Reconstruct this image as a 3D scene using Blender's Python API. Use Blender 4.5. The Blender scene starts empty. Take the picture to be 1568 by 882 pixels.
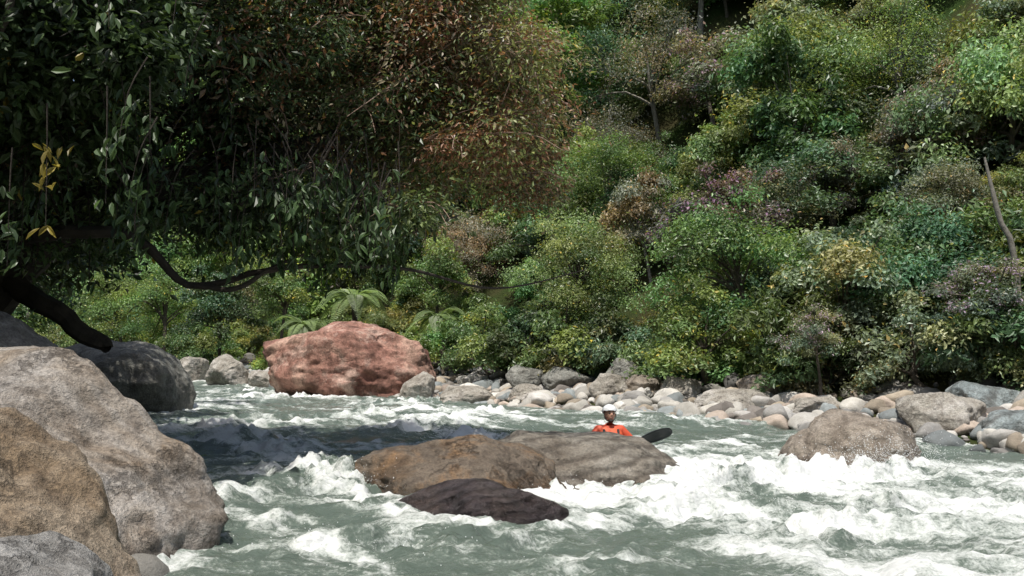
import bpy, math, numpy as np
from mathutils import Vector
R=np.random.RandomState
sc=bpy.context.scene
# ---------------------------------------------------------------- noise
def _h(ix,iy,iz,seed):
    n=(ix.astype(np.int64)*374761393+iy.astype(np.int64)*668265263+iz.astype(np.int64)*2147483647//7+seed*974634777)&0xffffffff
    n=((n^(n>>13))*1274126177)&0xffffffff
    n=((n^(n>>16))*2246822519)&0xffffffff
    return ((n^(n>>15))&0xffffff)/float(0xffffff)*2-1
def vn(p,seed=0):
    i=np.floor(p).astype(np.int64); f=p-i; f=f*f*f*(f*(f*6-15)+10)
    x,y,z=i[:,0],i[:,1],i[:,2]; u,v,w=f[:,0],f[:,1],f[:,2]
    r=0
    for dx in (0,1):
        for dy in (0,1):
            for dz in (0,1):
                r=r+_h(x+dx,y+dy,z+dz,seed)*(u if dx else 1-u)*(v if dy else 1-v)*(w if dz else 1-w)
    return r
def vn2(a,b,seed=0):
    ia=np.floor(a).astype(np.int64); ib=np.floor(b).astype(np.int64)
    u=a-ia; v=b-ib; u=u*u*(3-2*u); v=v*v*(3-2*v); z=np.zeros_like(ia)
    return (_h(ia,ib,z,seed)*(1-u)+_h(ia+1,ib,z,seed)*u)*(1-v)+(_h(ia,ib+1,z,seed)*(1-u)+_h(ia+1,ib+1,z,seed)*u)*v
def fbm(p,o=4,seed=0,g=0.5):
    r=0;a=1.0;q=p.copy();t=0
    for k in range(o):
        r=r+a*vn(q,seed+k*17); t+=a; a*=g; q=q*2.03+3.7
    return r/t*1.5
def fbm2(a,b,o=4,seed=0,g=0.5):
    r=0;m=1.0;t=0
    for k in range(o):
        r=r+m*vn2(a,b,seed+k*17); t+=m; m*=g; a,b=(a*0.8+b*0.6)*2.03+1.3,(b*0.8-a*0.6)*2.03+5.1
    return r/t*1.5
def fbms(a,b,o=4,seed=0,g=0.5):
    r=0;m=1.0;t=0
    for k in range(o):
        r=r+m*vn2(a,b,seed+k*17); t+=m; m*=g; a,b=a*2.03+1.3,b*2.03+5.1
    return r/t*1.5
def ss(a,b,x):
    t=np.clip((x-a)/(b-a),0,1); return t*t*(3-2*t)
# ---------------------------------------------------------------- material helpers
class NT:
    def __init__(s,name):
        s.m=bpy.data.materials.new(name); s.m.use_nodes=True; s.t=s.m.node_tree; s.t.nodes.clear()
        s.out=s.n('ShaderNodeOutputMaterial')
    def n(s,typ,**kw):
        return s.t.nodes.new(typ)
    def l(s,a,b): s.t.links.new(a,b)
    def ins(s,node,key,v):
        if isinstance(v,bpy.types.NodeSocket): s.l(v,node.inputs[key])
        else: node.inputs[key].default_value=v
    def noise(s,scale,detail=5,rough=0.55,vec=None,dist=0):
        x=s.n('ShaderNodeTexNoise'); x.inputs['Scale'].default_value=scale; x.inputs['Detail'].default_value=detail
        x.inputs['Roughness'].default_value=rough; x.inputs['Distortion'].default_value=dist
        if vec is not None: s.l(vec,x.inputs['Vector'])
        return x.outputs['Fac']
    def ramp(s,fac,stops):
        x=s.n('ShaderNodeValToRGB'); e=x.color_ramp.elements
        while len(e)<len(stops): e.new(0.5)
        for k,(p,c) in enumerate(stops):
            e[k].position=p
            c=(c,c,c) if not hasattr(c,'__len__') else c
            e[k].color=(*c,1)
        s.l(fac,x.inputs['Fac']); return x.outputs['Color']
    def mix(s,f,a,b,mode='MIX'):
        x=s.n('ShaderNodeMix'); x.data_type='RGBA'; x.blend_type=mode
        s.ins(x,0,f)
        for k,v in ((6,a),(7,b)):
            if isinstance(v,(tuple,list)): x.inputs[k].default_value=(*v[:3],1)
            else: s.l(v,x.inputs[k])
        return x.outputs[2]
    def math(s,op,a,b=0.0,clamp=False):
        x=s.n('ShaderNodeMath'); x.operation=op; x.use_clamp=clamp; s.ins(x,0,a); s.ins(x,1,b); return x.outputs[0]
    def bump(s,h,strength=0.5,dist=0.05,nrm=None):
        x=s.n('ShaderNodeBump'); x.inputs['Strength'].default_value=strength; x.inputs['Distance'].default_value=dist
        s.l(h,x.inputs['Height'])
        if nrm is not None: s.l(nrm,x.inputs['Normal'])
        return x.outputs['Normal']
    def pbr(s,col,rough=0.8,nrm=None,spec=0.5):
        x=s.n('ShaderNodeBsdfPrincipled')
        if isinstance(col,(tuple,list)): x.inputs['Base Color'].default_value=(*col[:3],1)
        else: s.l(col,x.inputs['Base Color'])
        s.ins(x,'Roughness',rough); s.ins(x,'Specular IOR Level',spec)
        if nrm is not None: s.l(nrm,x.inputs['Normal'])
        return x
    def done(s,sh): s.l(sh,s.out.inputs['Surface']); return s.m
def simple_mat(name,col,rough=0.5,var=0.15,scale=20,bump=0.1):
    t=NT(name); tc=t.n('ShaderNodeTexCoord').outputs['Object']
    n=t.noise(scale,4,0.5,tc)
    c=t.mix(n,tuple(v*(1-var) for v in col),tuple(min(1,v*(1+var)) for v in col))
    return t.done(t.pbr(c,rough,t.bump(n,bump,0.01)).outputs[0])
def leaf_mat(name,transl=0.32,rough=0.42):
    t=NT(name)
    at=t.n('ShaderNodeAttribute'); at.attribute_name='tone'
    oi=t.n('ShaderNodeObjectInfo')
    c=t.mix(1.0,at.outputs['Color'],oi.outputs['Color'],'MULTIPLY')
    p=t.pbr(c,rough,None,0.5)
    tr=t.n('ShaderNodeBsdfTranslucent'); t.l(t.mix(1.0,c,(1.25,1.3,0.7),'MULTIPLY'),tr.inputs['Color'])
    mx=t.n('ShaderNodeMixShader'); mx.inputs[0].default_value=transl
    t.l(p.outputs[0],mx.inputs[1]); t.l(tr.outputs[0],mx.inputs[2])
    return t.done(mx.outputs[0])
def bark_mat(name,a,b):
    t=NT(name); tc=t.n('ShaderNodeTexCoord').outputs['Object']
    n=t.noise(7,6,0.65,tc)
    return t.done(t.pbr(t.ramp(n,[(0.3,a),(0.7,b)]),0.9,t.bump(n,0.8,0.03)).outputs[0])
def rock_mat(name,c0,c1,c2,scale=1.5,strata=0.0,wet=0.12,allwet=0.0,lichen=None,seed=0.0,crack=.5,stain=.55):
    t=NT(name); tcn=t.n('ShaderNodeTexCoord'); mp=t.n('ShaderNodeMapping'); mp.inputs['Location'].default_value=(seed,seed*1.7,seed*.6)
    t.l(tcn.outputs['Object'],mp.inputs['Vector']); v=mp.outputs['Vector']
    n1=t.noise(scale,8,0.66,v,0.6); n2=t.noise(scale*6,6,0.7,v); n3=t.noise(scale*30,4,0.75,v)
    c=t.ramp(n1,[(0.36,c0),(0.5,c1),(0.62,c2)])
    if lichen:
        ln=t.noise(scale*1.7,8,0.72,v,0.3); c=t.mix(t.ramp(ln,[(0.50,0.0),(0.60,0.8)]),c,lichen)
    ms=t.n('ShaderNodeMapping'); ms.inputs['Scale'].default_value=(1.6,1.6,0.45); t.l(v,ms.inputs['Vector'])
    st=t.noise(scale*1.6,8,0.72,ms.outputs[0],0.5)
    c=t.mix(t.ramp(st,[(0.40,stain),(0.52,0.0)]),c,t.mix(1.0,c,(0.42,0.39,0.36),'MULTIPLY'))
    c=t.mix(t.ramp(n2,[(0.38,0.6),(0.52,0.0)]),c,t.mix(1.0,c,(0.5,0.47,0.45),'MULTIPLY'))
    c=t.mix(t.ramp(n3,[(0.40,0.65),(0.55,0.0)]),c,t.mix(1.0,c,(0.5,0.5,0.5),'MULTIPLY'))
    c=t.mix(t.ramp(n3,[(0.56,0.0),(0.7,0.5)]),c,t.mix(1.0,c,(1.4,1.4,1.4),'MULTIPLY'))
    hgt=t.math('ADD',n1,t.math('ADD',t.math('MULTIPLY',n2,0.6),t.math('MULTIPLY',n3,0.28)))
    if strata>0:
        w=t.n('ShaderNodeTexWave'); w.wave_type='BANDS'; w.bands_direction='Z'; w.inputs['Scale'].default_value=strata
        w.inputs['Distortion'].default_value=5; w.inputs['Detail'].default_value=4; w.inputs['Detail Scale'].default_value=1.2
        m2=t.n('ShaderNodeMapping'); m2.inputs['Rotation'].default_value=(0.25,0.35,0); t.l(v,m2.inputs['Vector']); t.l(m2.outputs[0],w.inputs['Vector'])
        c=t.mix(t.ramp(w.outputs['Fac'],[(0.0,0.75),(0.35,0.0)]),c,t.mix(1.0,c,(0.4,0.37,0.35),'MULTIPLY'))
        hgt=t.math('ADD',hgt,t.math('MULTIPLY',w.outputs['Fac'],0.5))
    vo=t.n('ShaderNodeTexVoronoi'); vo.feature='DISTANCE_TO_EDGE'; vo.inputs['Scale'].default_value=scale*1.3
    nv=t.n('ShaderNodeTexNoise'); nv.inputs['Scale'].default_value=scale*2.5; nv.inputs['Detail'].default_value=7; nv.inputs['Roughness'].default_value=.7; t.l(v,nv.inputs['Vector'])
    vm=t.mix(0.6,v,nv.outputs['Color']); t.l(vm,vo.inputs['Vector'])
    cr=t.ramp(vo.outputs['Distance'],[(0.0,1.0),(0.03,0.0)])
    cr=t.math('MULTIPLY',cr,t.ramp(t.noise(scale*1.1,3,.5,v,0),[(0.48,0.0),(0.58,1.0)]))
    c=t.mix(t.math('MULTIPLY',cr,crack),c,t.mix(1.0,c,(0.3,0.28,0.27),'MULTIPLY'))
    hgt=t.math('SUBTRACT',hgt,t.math('MULTIPLY',cr,0.3*crack))
    ge=t.n('ShaderNodeNewGeometry'); sx=t.n('ShaderNodeSeparateXYZ'); t.l(ge.outputs['Position'],sx.inputs[0])
    zz=t.math('ADD',sx.outputs['Z'],t.math('MULTIPLY',t.math('SUBTRACT',n2,0.5),0.35))
    mr=t.n('ShaderNodeMapRange'); mr.inputs['From Min'].default_value=wet; mr.inputs['From Max'].default_value=wet+0.12
    mr.inputs['To Min'].default_value=1; mr.inputs['To Max'].default_value=allwet; t.l(zz,mr.inputs['Value'])
    w_=mr.outputs['Result']
    c=t.mix(w_,c,t.mix(1.0,c,(0.45,0.42,0.4),'MULTIPLY'))
    ro=t.math('SUBTRACT',0.85,t.math('MULTIPLY',w_,0.62))
    return t.done(t.pbr(c,ro,t.bump(hgt,1.0,0.09)).outputs[0])
# ---------------------------------------------------------------- mesh helpers
def link(o,parent=None):
    sc.collection.objects.link(o)
    if parent: o.parent=parent
    return o
def empty(name,loc=(0,0,0)):
    e=bpy.data.objects.new(name,None); e.location=loc; e.empty_display_size=0.3; return link(e)
def mesh_np(name,V,F,mats=(),mi=None,tone=None,smooth=True,attr=None):
    me=bpy.data.meshes.new(name)
    me.from_pydata(np.asarray(V,float).tolist(),[],F if isinstance(F,list) else F.tolist())
    for m in mats: me.materials.append(m)
    if mi is not None: me.polygons.foreach_set('material_index',np.asarray(mi,np.int32))
    me.polygons.foreach_set('use_smooth',np.full(len(me.polygons),smooth))
    if tone is not None:
        a=me.attributes.new('tone','FLOAT_COLOR','POINT'); t=np.ones((len(V),4)); t[:,:3]=tone; a.data.foreach_set('color',t.ravel())
    if attr:
        for k,v in attr.items():
            a=me.attributes.new(k,'FLOAT','POINT'); a.data.foreach_set('value',np.asarray(v,np.float32))
    me.update(); return me
def unit(v): return v/np.maximum(np.linalg.norm(v,axis=-1,keepdims=True),1e-9)
def rand_dir(n,r): return unit(r.normal(size=(n,3)))
def leaves(C,N,L,W,tone,r,fine=False,D=None):
    n=len(C)
    if D is None: D=rand_dir(n,r)
    D=unit(D-N*np.sum(D*N,1,keepdims=True)); S=np.cross(N,D)
    L=np.broadcast_to(L,(n,))[:,None]; W=np.broadcast_to(W,(n,))[:,None]
    if not fine:
        V=np.stack([C-D*L*.5,C+S*W*.5+N*W*.15-D*L*.08,C+D*L*.5-N*L*.12,C-S*W*.5+N*W*.15-D*L*.08],1).reshape(-1,3)
        F=np.arange(4*n).reshape(-1,4); T=np.repeat(tone,4,0)
    else:
        V=np.stack([C-D*L*.5,C+S*W*.42+N*W*.15-D*L*.22,C+S*W*.40+N*W*.12+D*L*.15,C+D*L*.5-N*L*.15,
                    C-S*W*.40+N*W*.12+D*L*.15,C-S*W*.42+N*W*.15-D*L*.22],1).reshape(-1,3)
        b=np.arange(n)[:,None]*6
        F=np.concatenate([b+np.array([[0,1,2,3]]),b+np.array([[0,3,4,5]])],0); T=np.repeat(tone,6,0)
    return V,F,T
def tube(pts,rad,sides=7,sub=4,wob=0.0,r=None):
    P=np.array(pts,float); Q=[];RR=[]
    n=len(P)
    for i in range(n-1):
        p0=P[max(i-1,0)];p1=P[i];p2=P[i+1];p3=P[min(i+2,n-1)]
        for k in range(sub):
            t=k/sub
            Q.append(0.5*((2*p1)+(-p0+p2)*t+(2*p0-5*p1+4*p2-p3)*t*t+(-p0+3*p1-3*p2+p3)*t**3)); RR.append(rad[i]*(1-t)+rad[i+1]*t)
    Q.append(P[-1]);RR.append(rad[-1]); Q=np.array(Q);RR=np.array(RR)
    if wob and r is not None: Q=Q+r.normal(size=Q.shape)*wob*RR[:,None]
    T=unit(np.gradient(Q,axis=0)); up=np.array([0.3,0.2,0.93]); A=unit(np.cross(T,up)+1e-6); B=np.cross(T,A)
    a=np.linspace(0,2*np.pi,sides,endpoint=False)
    V=(Q[:,None]+RR[:,None,None]*(np.cos(a)[None,:,None]*A[:,None]+np.sin(a)[None,:,None]*B[:,None])).reshape(-1,3)
    F=[]
    for i in range(len(Q)-1):
        for j in range(sides):
            k=(j+1)%sides; F.append((i*sides+j,i*sides+k,(i+1)*sides+k,(i+1)*sides+j))
    return V,np.array(F)
class Acc:
    def __init__(s): s.V=[];s.F=[];s.T=[];s.M=[];s.n=0
    def add(s,V,F,T=None,mi=0):
        s.V.append(V); s.F+= (np.asarray(F)+s.n).tolist(); s.T.append(np.ones((len(V),3)) if T is None else T)
        s.M.append(np.full(len(F),mi)); s.n+=len(V)
    def mesh(s,name,mats,smooth=True):
        return mesh_np(name,np.concatenate(s.V),s.F,mats,np.concatenate(s.M),np.concatenate(s.T),smooth)
# ---------------------------------------------------------------- terrain
farP=np.array([(-120,150),(-60,90),(-32,62),(-19.5,47),(-12,36),(-7.7,31),(-2.8,25),(0,21.6),(3.3,18.3),(7,13.9),(11,9),(20,0),(30,-8),(60,-30),(160,-100)],float)
nearP=np.array([(-140,150),(-75,90),(-42,62),(-27,50),(-18,38),(-11.5,27),(-8.6,19),(-4.9,10.5),(-2.8,6.8),(-0.6,4),(2.5,1.2),(5,-2),(10,-8),(35,-30),(120,-100)],float)
def xf(y): o=farP[np.argsort(farP[:,1])]; return np.interp(y,o[:,1],o[:,0])
def xn(y): o=nearP[np.argsort(nearP[:,1])]; return np.interp(y,o[:,1],o[:,0])
def Dfar(x,y): return (x-xf(y))*0.76
def Dnear(x,y): return (xn(y)-x)*0.76
def ground(x,y):
    x=np.asarray(x,float);y=np.asarray(y,float)
    d=Dfar(x,y); e=Dnear(x,y)
    n=fbm2(x*.12,y*.12,4,5); m=fbm2(x*.9,y*.9,3,9)
    hill=0.12+0.16*np.clip(d,0,3)+0.42*np.clip(d-3,0,3)
    flat=ss(-1,-9,x)*2.5
    hs=np.clip(d-5.5-flat,0,50); hill=hill+hs*0.98+ n*np.clip(d-5,0,6)*0.35
    hn=0.15+0.22*np.clip(e,0,3)+0.35*np.clip(e-3,0,8)+0.6*np.clip(e-12,0,45)+n*np.clip(e-3,0,5)*.2  # unseen rise behind the camera, shaped to block low sky light
    bed=-0.9
    a=ss(-1.6,0.15,d); b=ss(-1.3,0.15,e)
    return bed*(1-np.maximum(a,b))+ np.where(a>=b,a*(hill+m*.08),b*(hn+m*.08))
def axis(parts):
    o=[]
    for a,b,s in parts: o+=list(np.arange(a,b,s))
    o.append(parts[-1][1]); return np.array(o)
def grid(xs,ys):
    X,Y=np.meshgrid(xs,ys); nx,ny=len(xs),len(ys)
    i=np.arange(ny-1)[:,None]*nx+np.arange(nx-1)[None]; i=i.ravel()
    return X.ravel(),Y.ravel(),np.stack([i,i+1,i+nx+1,i+nx],1)
t=NT('bank_soil_and_undergrowth'); ge=t.n('ShaderNodeNewGeometry'); v=ge.outputs['Position']
n1=t.noise(0.5,6,0.6,v); n2=t.noise(6,5,0.7,v)
c=t.mix(t.ramp(n1,[(0.4,0.0),(0.6,1.0)]),(0.035,0.034,0.018),(0.018,0.034,0.010))
c=t.mix(n2,c,t.mix(1.0,c,(1.8,1.7,1.4),'MULTIPLY'))
soil=t.done(t.pbr(c,1.0,t.bump(n2,1.0,0.08),0.05).outputs[0])
gx=axis([(-400,-60,20),(-60,-16,2),(-16,16,0.3),(16,60,2),(60,400,20)]); gy=axis([(-400,-20,20),(-20,0,2),(0,40,0.35),(40,100,2),(100,420,20)])
X,Y,F=grid(gx,gy)
link(bpy.data.objects.new('ground',mesh_np('ground',np.stack([X,Y,ground(X,Y)],1),F,[soil])))
# ---------------------------------------------------------------- rocks
import bmesh
def ico(sub):
    bm=bmesh.new(); bmesh.ops.create_icosphere(bm,subdivisions=sub,radius=1)
    V=np.array([v.co[:] for v in bm.verts]); F=np.array([[v.index for v in f.verts] for f in bm.faces]); bm.free(); return unit(V),F
ICO={k:ico(k) for k in (2,3,6)}
def rock_shape(sub,seed,planes=(),np_=15,p=12,amp=0.05,lo=0.68):
    U,F=ICO[sub]; r=R(seed); N=rand_dir(np_,r); d=r.uniform(lo,1.0,np_)
    if len(planes):
        pn=unit(np.array([q[:3] for q in planes],float)); N=np.concatenate([N,pn]); d=np.concatenate([d,[q[3] for q in planes]])
    Uw=U
    if sub>3: Uw=unit(U+0.12*np.stack([fbm(U*1.6+k*9.1,4,seed+k) for k in range(3)],1))
    dots=np.maximum(Uw@N.T,0)/d
    rad=np.sum(dots**p,1)**(-1/p); rad=np.minimum(rad,1.15)
    V=U*rad[:,None]
    if amp>0:
        q=V+seed*3.1
        V=V+U*(amp*fbm(q*1.7,5,seed,0.55)+amp*0.6*(0.5-np.abs(fbm(q*np.array([2.6,2.6,4.5]),5,seed+3,.62))))[:,None]
    return V,F
rock_fp=[]
def rock(name,c,s,mat,seed,planes=(),rz=0,p=12,amp=0.06,lo=0.68,np_=15,tilt=0,parent=None):
    V,F=rock_shape(6,seed,planes,np_,p,amp,lo)
    V=V*np.array(s)
    o=bpy.data.objects.new(name,mesh_np(name,V,F,[mat])); o.location=c; o.rotation_euler=(0,math.radians(tilt),math.radians(rz))
    if c[2]-s[2]<0.1: rock_fp.append((c[0],c[1],s[0],s[1],math.radians(rz)))
    return link(o,parent)
grey_tan=rock_mat('weathered_grey_tan_granite',(0.26,0.19,0.125),(0.35,0.305,0.255),(0.44,0.41,0.375),1.1,0,0.1,seed=3,stain=.7)
tan=rock_mat('tan_granite',(0.25,0.18,0.11),(0.35,0.285,0.21),(0.39,0.345,0.285),1.3,0,0.1,seed=8,stain=.7)
greyr=rock_mat('grey_granite',(0.20,0.195,0.18),(0.30,0.295,0.28),(0.38,0.375,0.36),1.3,0,0.1,seed=5)
darkr=rock_mat('dark_grey_stone',(0.16,0.16,0.14),(0.23,0.23,0.205),(0.30,0.295,0.26),0.9,0,0.1,seed=1)
redr=rock_mat('red_sandstone',(0.24,0.105,0.075),(0.40,0.21,0.155),(0.50,0.32,0.24),0.75,0,0.15,lichen=(0.58,0.41,0.33),seed=11,crack=.95,stain=.85)
brownr=rock_mat('wet_brown_stone',(0.19,0.145,0.105),(0.28,0.23,0.175),(0.40,0.25,0.13),1.4,0,0.14,0.5,seed=2,stain=.7)
blackr=rock_mat('wet_dark_stone',(0.07,0.065,0.07),(0.13,0.11,0.12),(0.18,0.15,0.145),1.6,3,0.14,0.8,seed=7)
stratr=rock_mat('banded_grey_stone',(0.24,0.205,0.16),(0.35,0.32,0.265),(0.43,0.40,0.35),1.2,1.6,0.06,0.3,seed=4)
palr=rock_mat('pale_stone',(0.33,0.30,0.25),(0.46,0.43,0.37),(0.56,0.53,0.48),1.4,0,0.1,seed=6,stain=.4)
brn2=rock_mat('brown_bank_stone',(0.22,0.18,0.14),(0.37,0.32,0.26),(0.48,0.43,0.37),1.4,0,0.1,seed=9)
blugr=rock_mat('blue_grey_stone',(0.20,0.235,0.235),(0.32,0.37,0.37),(0.45,0.48,0.47),1.4,1.2,0.1,seed=12)
rock('foreground_boulder',(-3.80,7.5,0.37),(1.55,1.3,1.24),grey_tan,21,[(0.62,-0.25,0.62,0.68),(0.15,-0.9,0.3,0.8),(-0.1,0,1,0.97)],amp=0.09,p=30,np_=24,lo=.76)
rock('foreground_boulder',(-2.75,5.1,0.2),(0.82,0.8,1.04),tan,34,[(0.6,-0.2,0.7,0.72),(0.8,-0.5,0.1,0.85)],amp=0.09,p=30,np_=22,lo=.76)
rock('foreground_boulder',(-2.14,3.95,0.32),(0.62,0.55,0.52),greyr,45,[(0.3,-0.3,0.9,0.85)],p=20)
rock('foreground_boulder',(-5.3,9.6,0.95),(1.25,1.0,1.08),greyr,52,[(0.5,-.2,.8,.85)],p=20)
rock('dark_boulder',(-7.75,20,0.5),(1.5,1.3,1.10),darkr,63,[(0,-0.2,1,0.9),(0.8,0,0.5,0.85)],p=16,amp=0.07)
rock('red_boulder',(-4.12,25.8,0.72),(2.08,1.6,1.42),redr,78,[(0.12,-0.25,1,0.80),(-.35,-.1,1,.86),(0.35,-0.9,-0.2,0.80),(-0.6,-0.6,-0.45,0.78),(1,-0.1,0.12,0.92),(-0.9,-.1,-.15,.88),(-.1,-.9,.25,.80),(.5,-.7,.5,.80),(-.5,-.8,.3,.86),(0,1,.2,.9),(.6,.1,.8,.93)],amp=0.12,p=50,np_=0,lo=.84)
rock('midstream_boulder',(-0.74,10.5,0.02),(1.25,0.85,0.62),brownr,81,[(0.2,-0.3,0.9,0.88),(0.7,-0.3,.55,.8)],p=18,rz=-12,amp=0.10)
rock('midstream_boulder',(-0.22,8.8,-0.13),(0.88,0.5,0.44),blackr,86,[(0.3,-0.2,0.9,0.85)],p=12,rz=-10,amp=0.09)
rock('midstream_boulder',(0.60,11.6,-0.06),(1.42,1.0,0.66),stratr,94,[(0.2,-0.6,0.8,0.68),(0.22,0.1,1,0.78),(0.85,-.3,.3,.88),(.6,-.1,.8,.82)],p=26,rz=-8,amp=0.08,lo=.86)
rock('rapid_boulder',(4.42,12.9,0.05),(0.86,0.65,0.68),brn2,101,[(-0.2,-0.2,0.9,0.9),(0.8,-0.3,0.4,0.85)],amp=0.09,lo=.78,p=24)
bank=[('bank_boulder',(6.55,15.4,0.32),(0.7,0.5,0.5),palr,111),('bank_boulder',(7.4,14.5,0.2),(0.62,0.5,0.45),blugr,112),
('bank_boulder',(4.15,18.9,0.3),(0.95,0.6,0.42),palr,113),('bank_boulder',(7.75,16.6,0.45),(0.7,0.6,0.45),blugr,114),
('bank_boulder',(2.1,21.4,0.55),(0.36,0.4,0.36),palr,115),('bank_boulder',(2.75,21.6,0.5),(0.5,0.4,0.36),brn2,116),
('bank_boulder',(-1.0,23.1,0.25),(0.65,0.5,0.34),palr,117),('bank_boulder',(-2.25,24.3,0.35),(0.38,0.5,0.5),palr,118),
('bank_boulder',(-8.9,31.6,0.55),(0.72,0.6,0.62),palr,119),('bank_boulder',(-7.6,30.6,0.3),(0.7,0.5,0.4),palr,120),
('bank_boulder',(-10.7,33.5,0.55),(0.6,0.6,0.55),palr,121),('bank_boulder',(5.3,17.8,0.35),(0.5,0.4,0.28),palr,122),
('bank_boulder',(0.35,22.3,0.35),(0.55,0.4,0.3),palr,123),('bank_boulder',(3.4,20.5,0.55),(0.5,0.45,0.33),palr,124),
('bank_boulder',(1.3,23.2,0.6),(0.6,0.5,0.4),darkr,125),('bank_boulder',(4.9,19.6,0.6),(0.5,0.5,0.35),brn2,126),
('bank_boulder',(-5.9,31.5,0.6),(0.6,0.5,0.5),palr,127),('bank_boulder',(-4.9,29.6,0.4),(0.6,0.5,0.4),palr,128),
('bank_boulder',(8.6,14.2,0.35),(0.8,0.6,0.5),palr,130),('bank_boulder',(5.55,16.3,0.22),(0.35,0.3,0.25),palr,131),('bank_boulder',(0.3,23.6,.6),(.5,.4,.4),darkr,133),('bank_boulder',(2.5,22.4,.8),(.5,.4,.4),darkr,134)]
for nme,c_,s_,m_,sd in bank: rock(nme,c_,s_,m_,sd,[(0,-0.2,1,0.85)],rz=sd*37%180,p=24,amp=0.08)
t=NT('river_cobble_stone'); at=t.n('ShaderNodeAttribute'); at.attribute_name='tone'; ge=t.n('ShaderNodeNewGeometry')
n=t.noise(9,6,0.7,ge.outputs['Position']); n_=t.noise(45,4,0.7,ge.outputs['Position'])
c=t.mix(t.ramp(n,[(0.3,0.5),(0.6,0.0)]),at.outputs['Color'],t.mix(1.0,at.outputs['Color'],(0.5,0.47,0.42),'MULTIPLY'))
c=t.mix(t.ramp(n_,[(0.35,0.4),(0.6,0.0)]),c,t.mix(1.0,c,(0.6,0.6,0.6),'MULTIPLY'))
cob=t.done(t.pbr(c,0.85,t.bump(t.math('ADD',n,n_),0.6,0.02)).outputs[0])
def cobbles(name,n,ylo,yhi,dlo,dhi,side,seed,smin=0.05,smax=0.32):
    r=R(seed); A=Acc(); shp=[rock_shape(3,500+k,(),11,18,0.09,.58) for k in range(14)]; shp2=[rock_shape(2,600+k,(),9,14,0.0,.58) for k in range(8)]
    y=r.uniform(ylo,yhi,n); d=dlo+(dhi-dlo)*r.rand(n)**1.15; s=smin+(smax-smin)*r.rand(n)**3.6
    x=xf(y)+d/.76 if side>0 else xn(y)-d/.76
    z=ground(x,y)+s*0.22
    pal=np.array([(0.58,0.56,0.51),(0.50,0.48,0.43),(0.34,0.33,0.31),(0.40,0.34,0.26),(0.48,0.40,0.33),(0.20,0.18,0.16),(0.28,0.31,0.31),(0.60,0.58,0.54)])
    for i in range(n):
        V,F=(shp[r.randint(14)] if s[i]>0.11 else shp2[r.randint(8)])
        a=r.uniform(0,6.28); ca,sa=math.cos(a),math.sin(a); M=np.array([[ca,-sa,0],[sa,ca,0],[0,0,1]])
        Vv=(V*np.array([1,r.uniform(.6,.95),r.uniform(.45,.8)])*s[i])@M.T+np.array([x[i],y[i],z[i]])
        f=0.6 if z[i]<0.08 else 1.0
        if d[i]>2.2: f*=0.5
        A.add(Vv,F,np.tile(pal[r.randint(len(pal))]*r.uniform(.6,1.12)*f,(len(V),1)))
    return link(bpy.data.objects.new(name,A.mesh(name,[cob])))
cobbles('river_cobbles',6000,8,42,-0.35,3.4,1,3)
cobbles('river_cobbles',260,-4,26,-0.3,3.0,-1,4,0.12,0.5)
# ---------------------------------------------------------------- water
def sdpoly(x,y,P):
    P=np.array(P,float); d=np.full(len(x),1e9); ins=np.zeros(len(x),bool)
    for i in range(len(P)):
        a=P[i]; b=P[(i+1)%len(P)]; e=b-a; wx=x-a[0]; wy=y-a[1]
        t_=np.clip((wx*e[0]+wy*e[1])/(e@e),0,1); d=np.minimum(d,np.hypot(wx-e[0]*t_,wy-e[1]*t_))
        cnd=((a[1]>y)!=(b[1]>y))&(x<(b[0]-a[0])*(y-a[1])/(b[1]-a[1]+1e-12)+a[0]); ins^=cnd
    return np.where(ins,d,-d)
rapid=[(-1.4,16.0),(-0.85,13.0),(0.1,10.7),(0.4,9.3),(1.0,8.5),(2.0,7.3),(3.6,4.5),(9,-1),(20,-6),(19,2),(11,8.3),(7,12.9),(5.6,13.2),(3.4,12.9),(2.5,12.6),(1.7,12.9),(0.2,13.6),(-0.5,15.6)]
wx=axis([(-140,-30,4),(-30,-9,0.25),(-9,9.5,0.042),(9.5,25,0.2),(25,160,5)]); wy=axis([(-100,-10,3),(-10,5,0.25),(5,12,0.032),(12,20,0.05),(20,36,0.1),(36,60,0.4),(60,150,3)])
X,Y,F=grid(wx,wy)
s=X*.65-Y*.76; tt=X*.76+Y*.65
rp=ss(-0.45,0.7,sdpoly(X,Y,rapid)+0.35*fbm2(X*1.3,Y*1.3,3,39))
lev=0.16*ss(8,-14,s)-0.03+0.10*ss(-3,-12,s)
wxp=fbm2(X*.5,Y*.5,3,40)*0.8
big=fbm2(s*.55+wxp,tt*.28+wxp,3,41)
rg=1-np.abs(fbm2(s*1.1+wxp,tt*.55,4,42))*1.6
sm=1-np.abs(fbm2(s*2.9+wxp*2,tt*1.6,4,43))*1.6
fn=fbm2(s*9,tt*6,3,44)
amp=0.54+0.34*rp; amp=amp*(0.45+0.55*ss(45,22,Y))
Z=lev+amp*(0.10*big+0.085*rg+0.055*sm+0.014*fn)-0.07-0.05*rp
foam=rp*(0.47+0.26*ss(-0.4,0.5,big+0.5*rg-.2)+0.50*fbms(s*.45,tt*1.8+wxp*.6,5,47,.65))
def bumpw(x0,y0,ra,rb,am,fo,ang=-49):
    global Z,foam
    a=math.radians(ang); dx=X-x0; dy=Y-y0; u=dx*math.cos(a)+dy*math.sin(a); v_=-dx*math.sin(a)+dy*math.cos(a)
    g=np.exp(-(u/ra)**2-(v_/rb)**2); Z=Z+am*g*(0.8+0.9*fn+0.8*(sm-.5)); foam=foam+fo*g*(0.55+1.3*fbm2(X*2.6,Y*2.6,5,48,.65))
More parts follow.
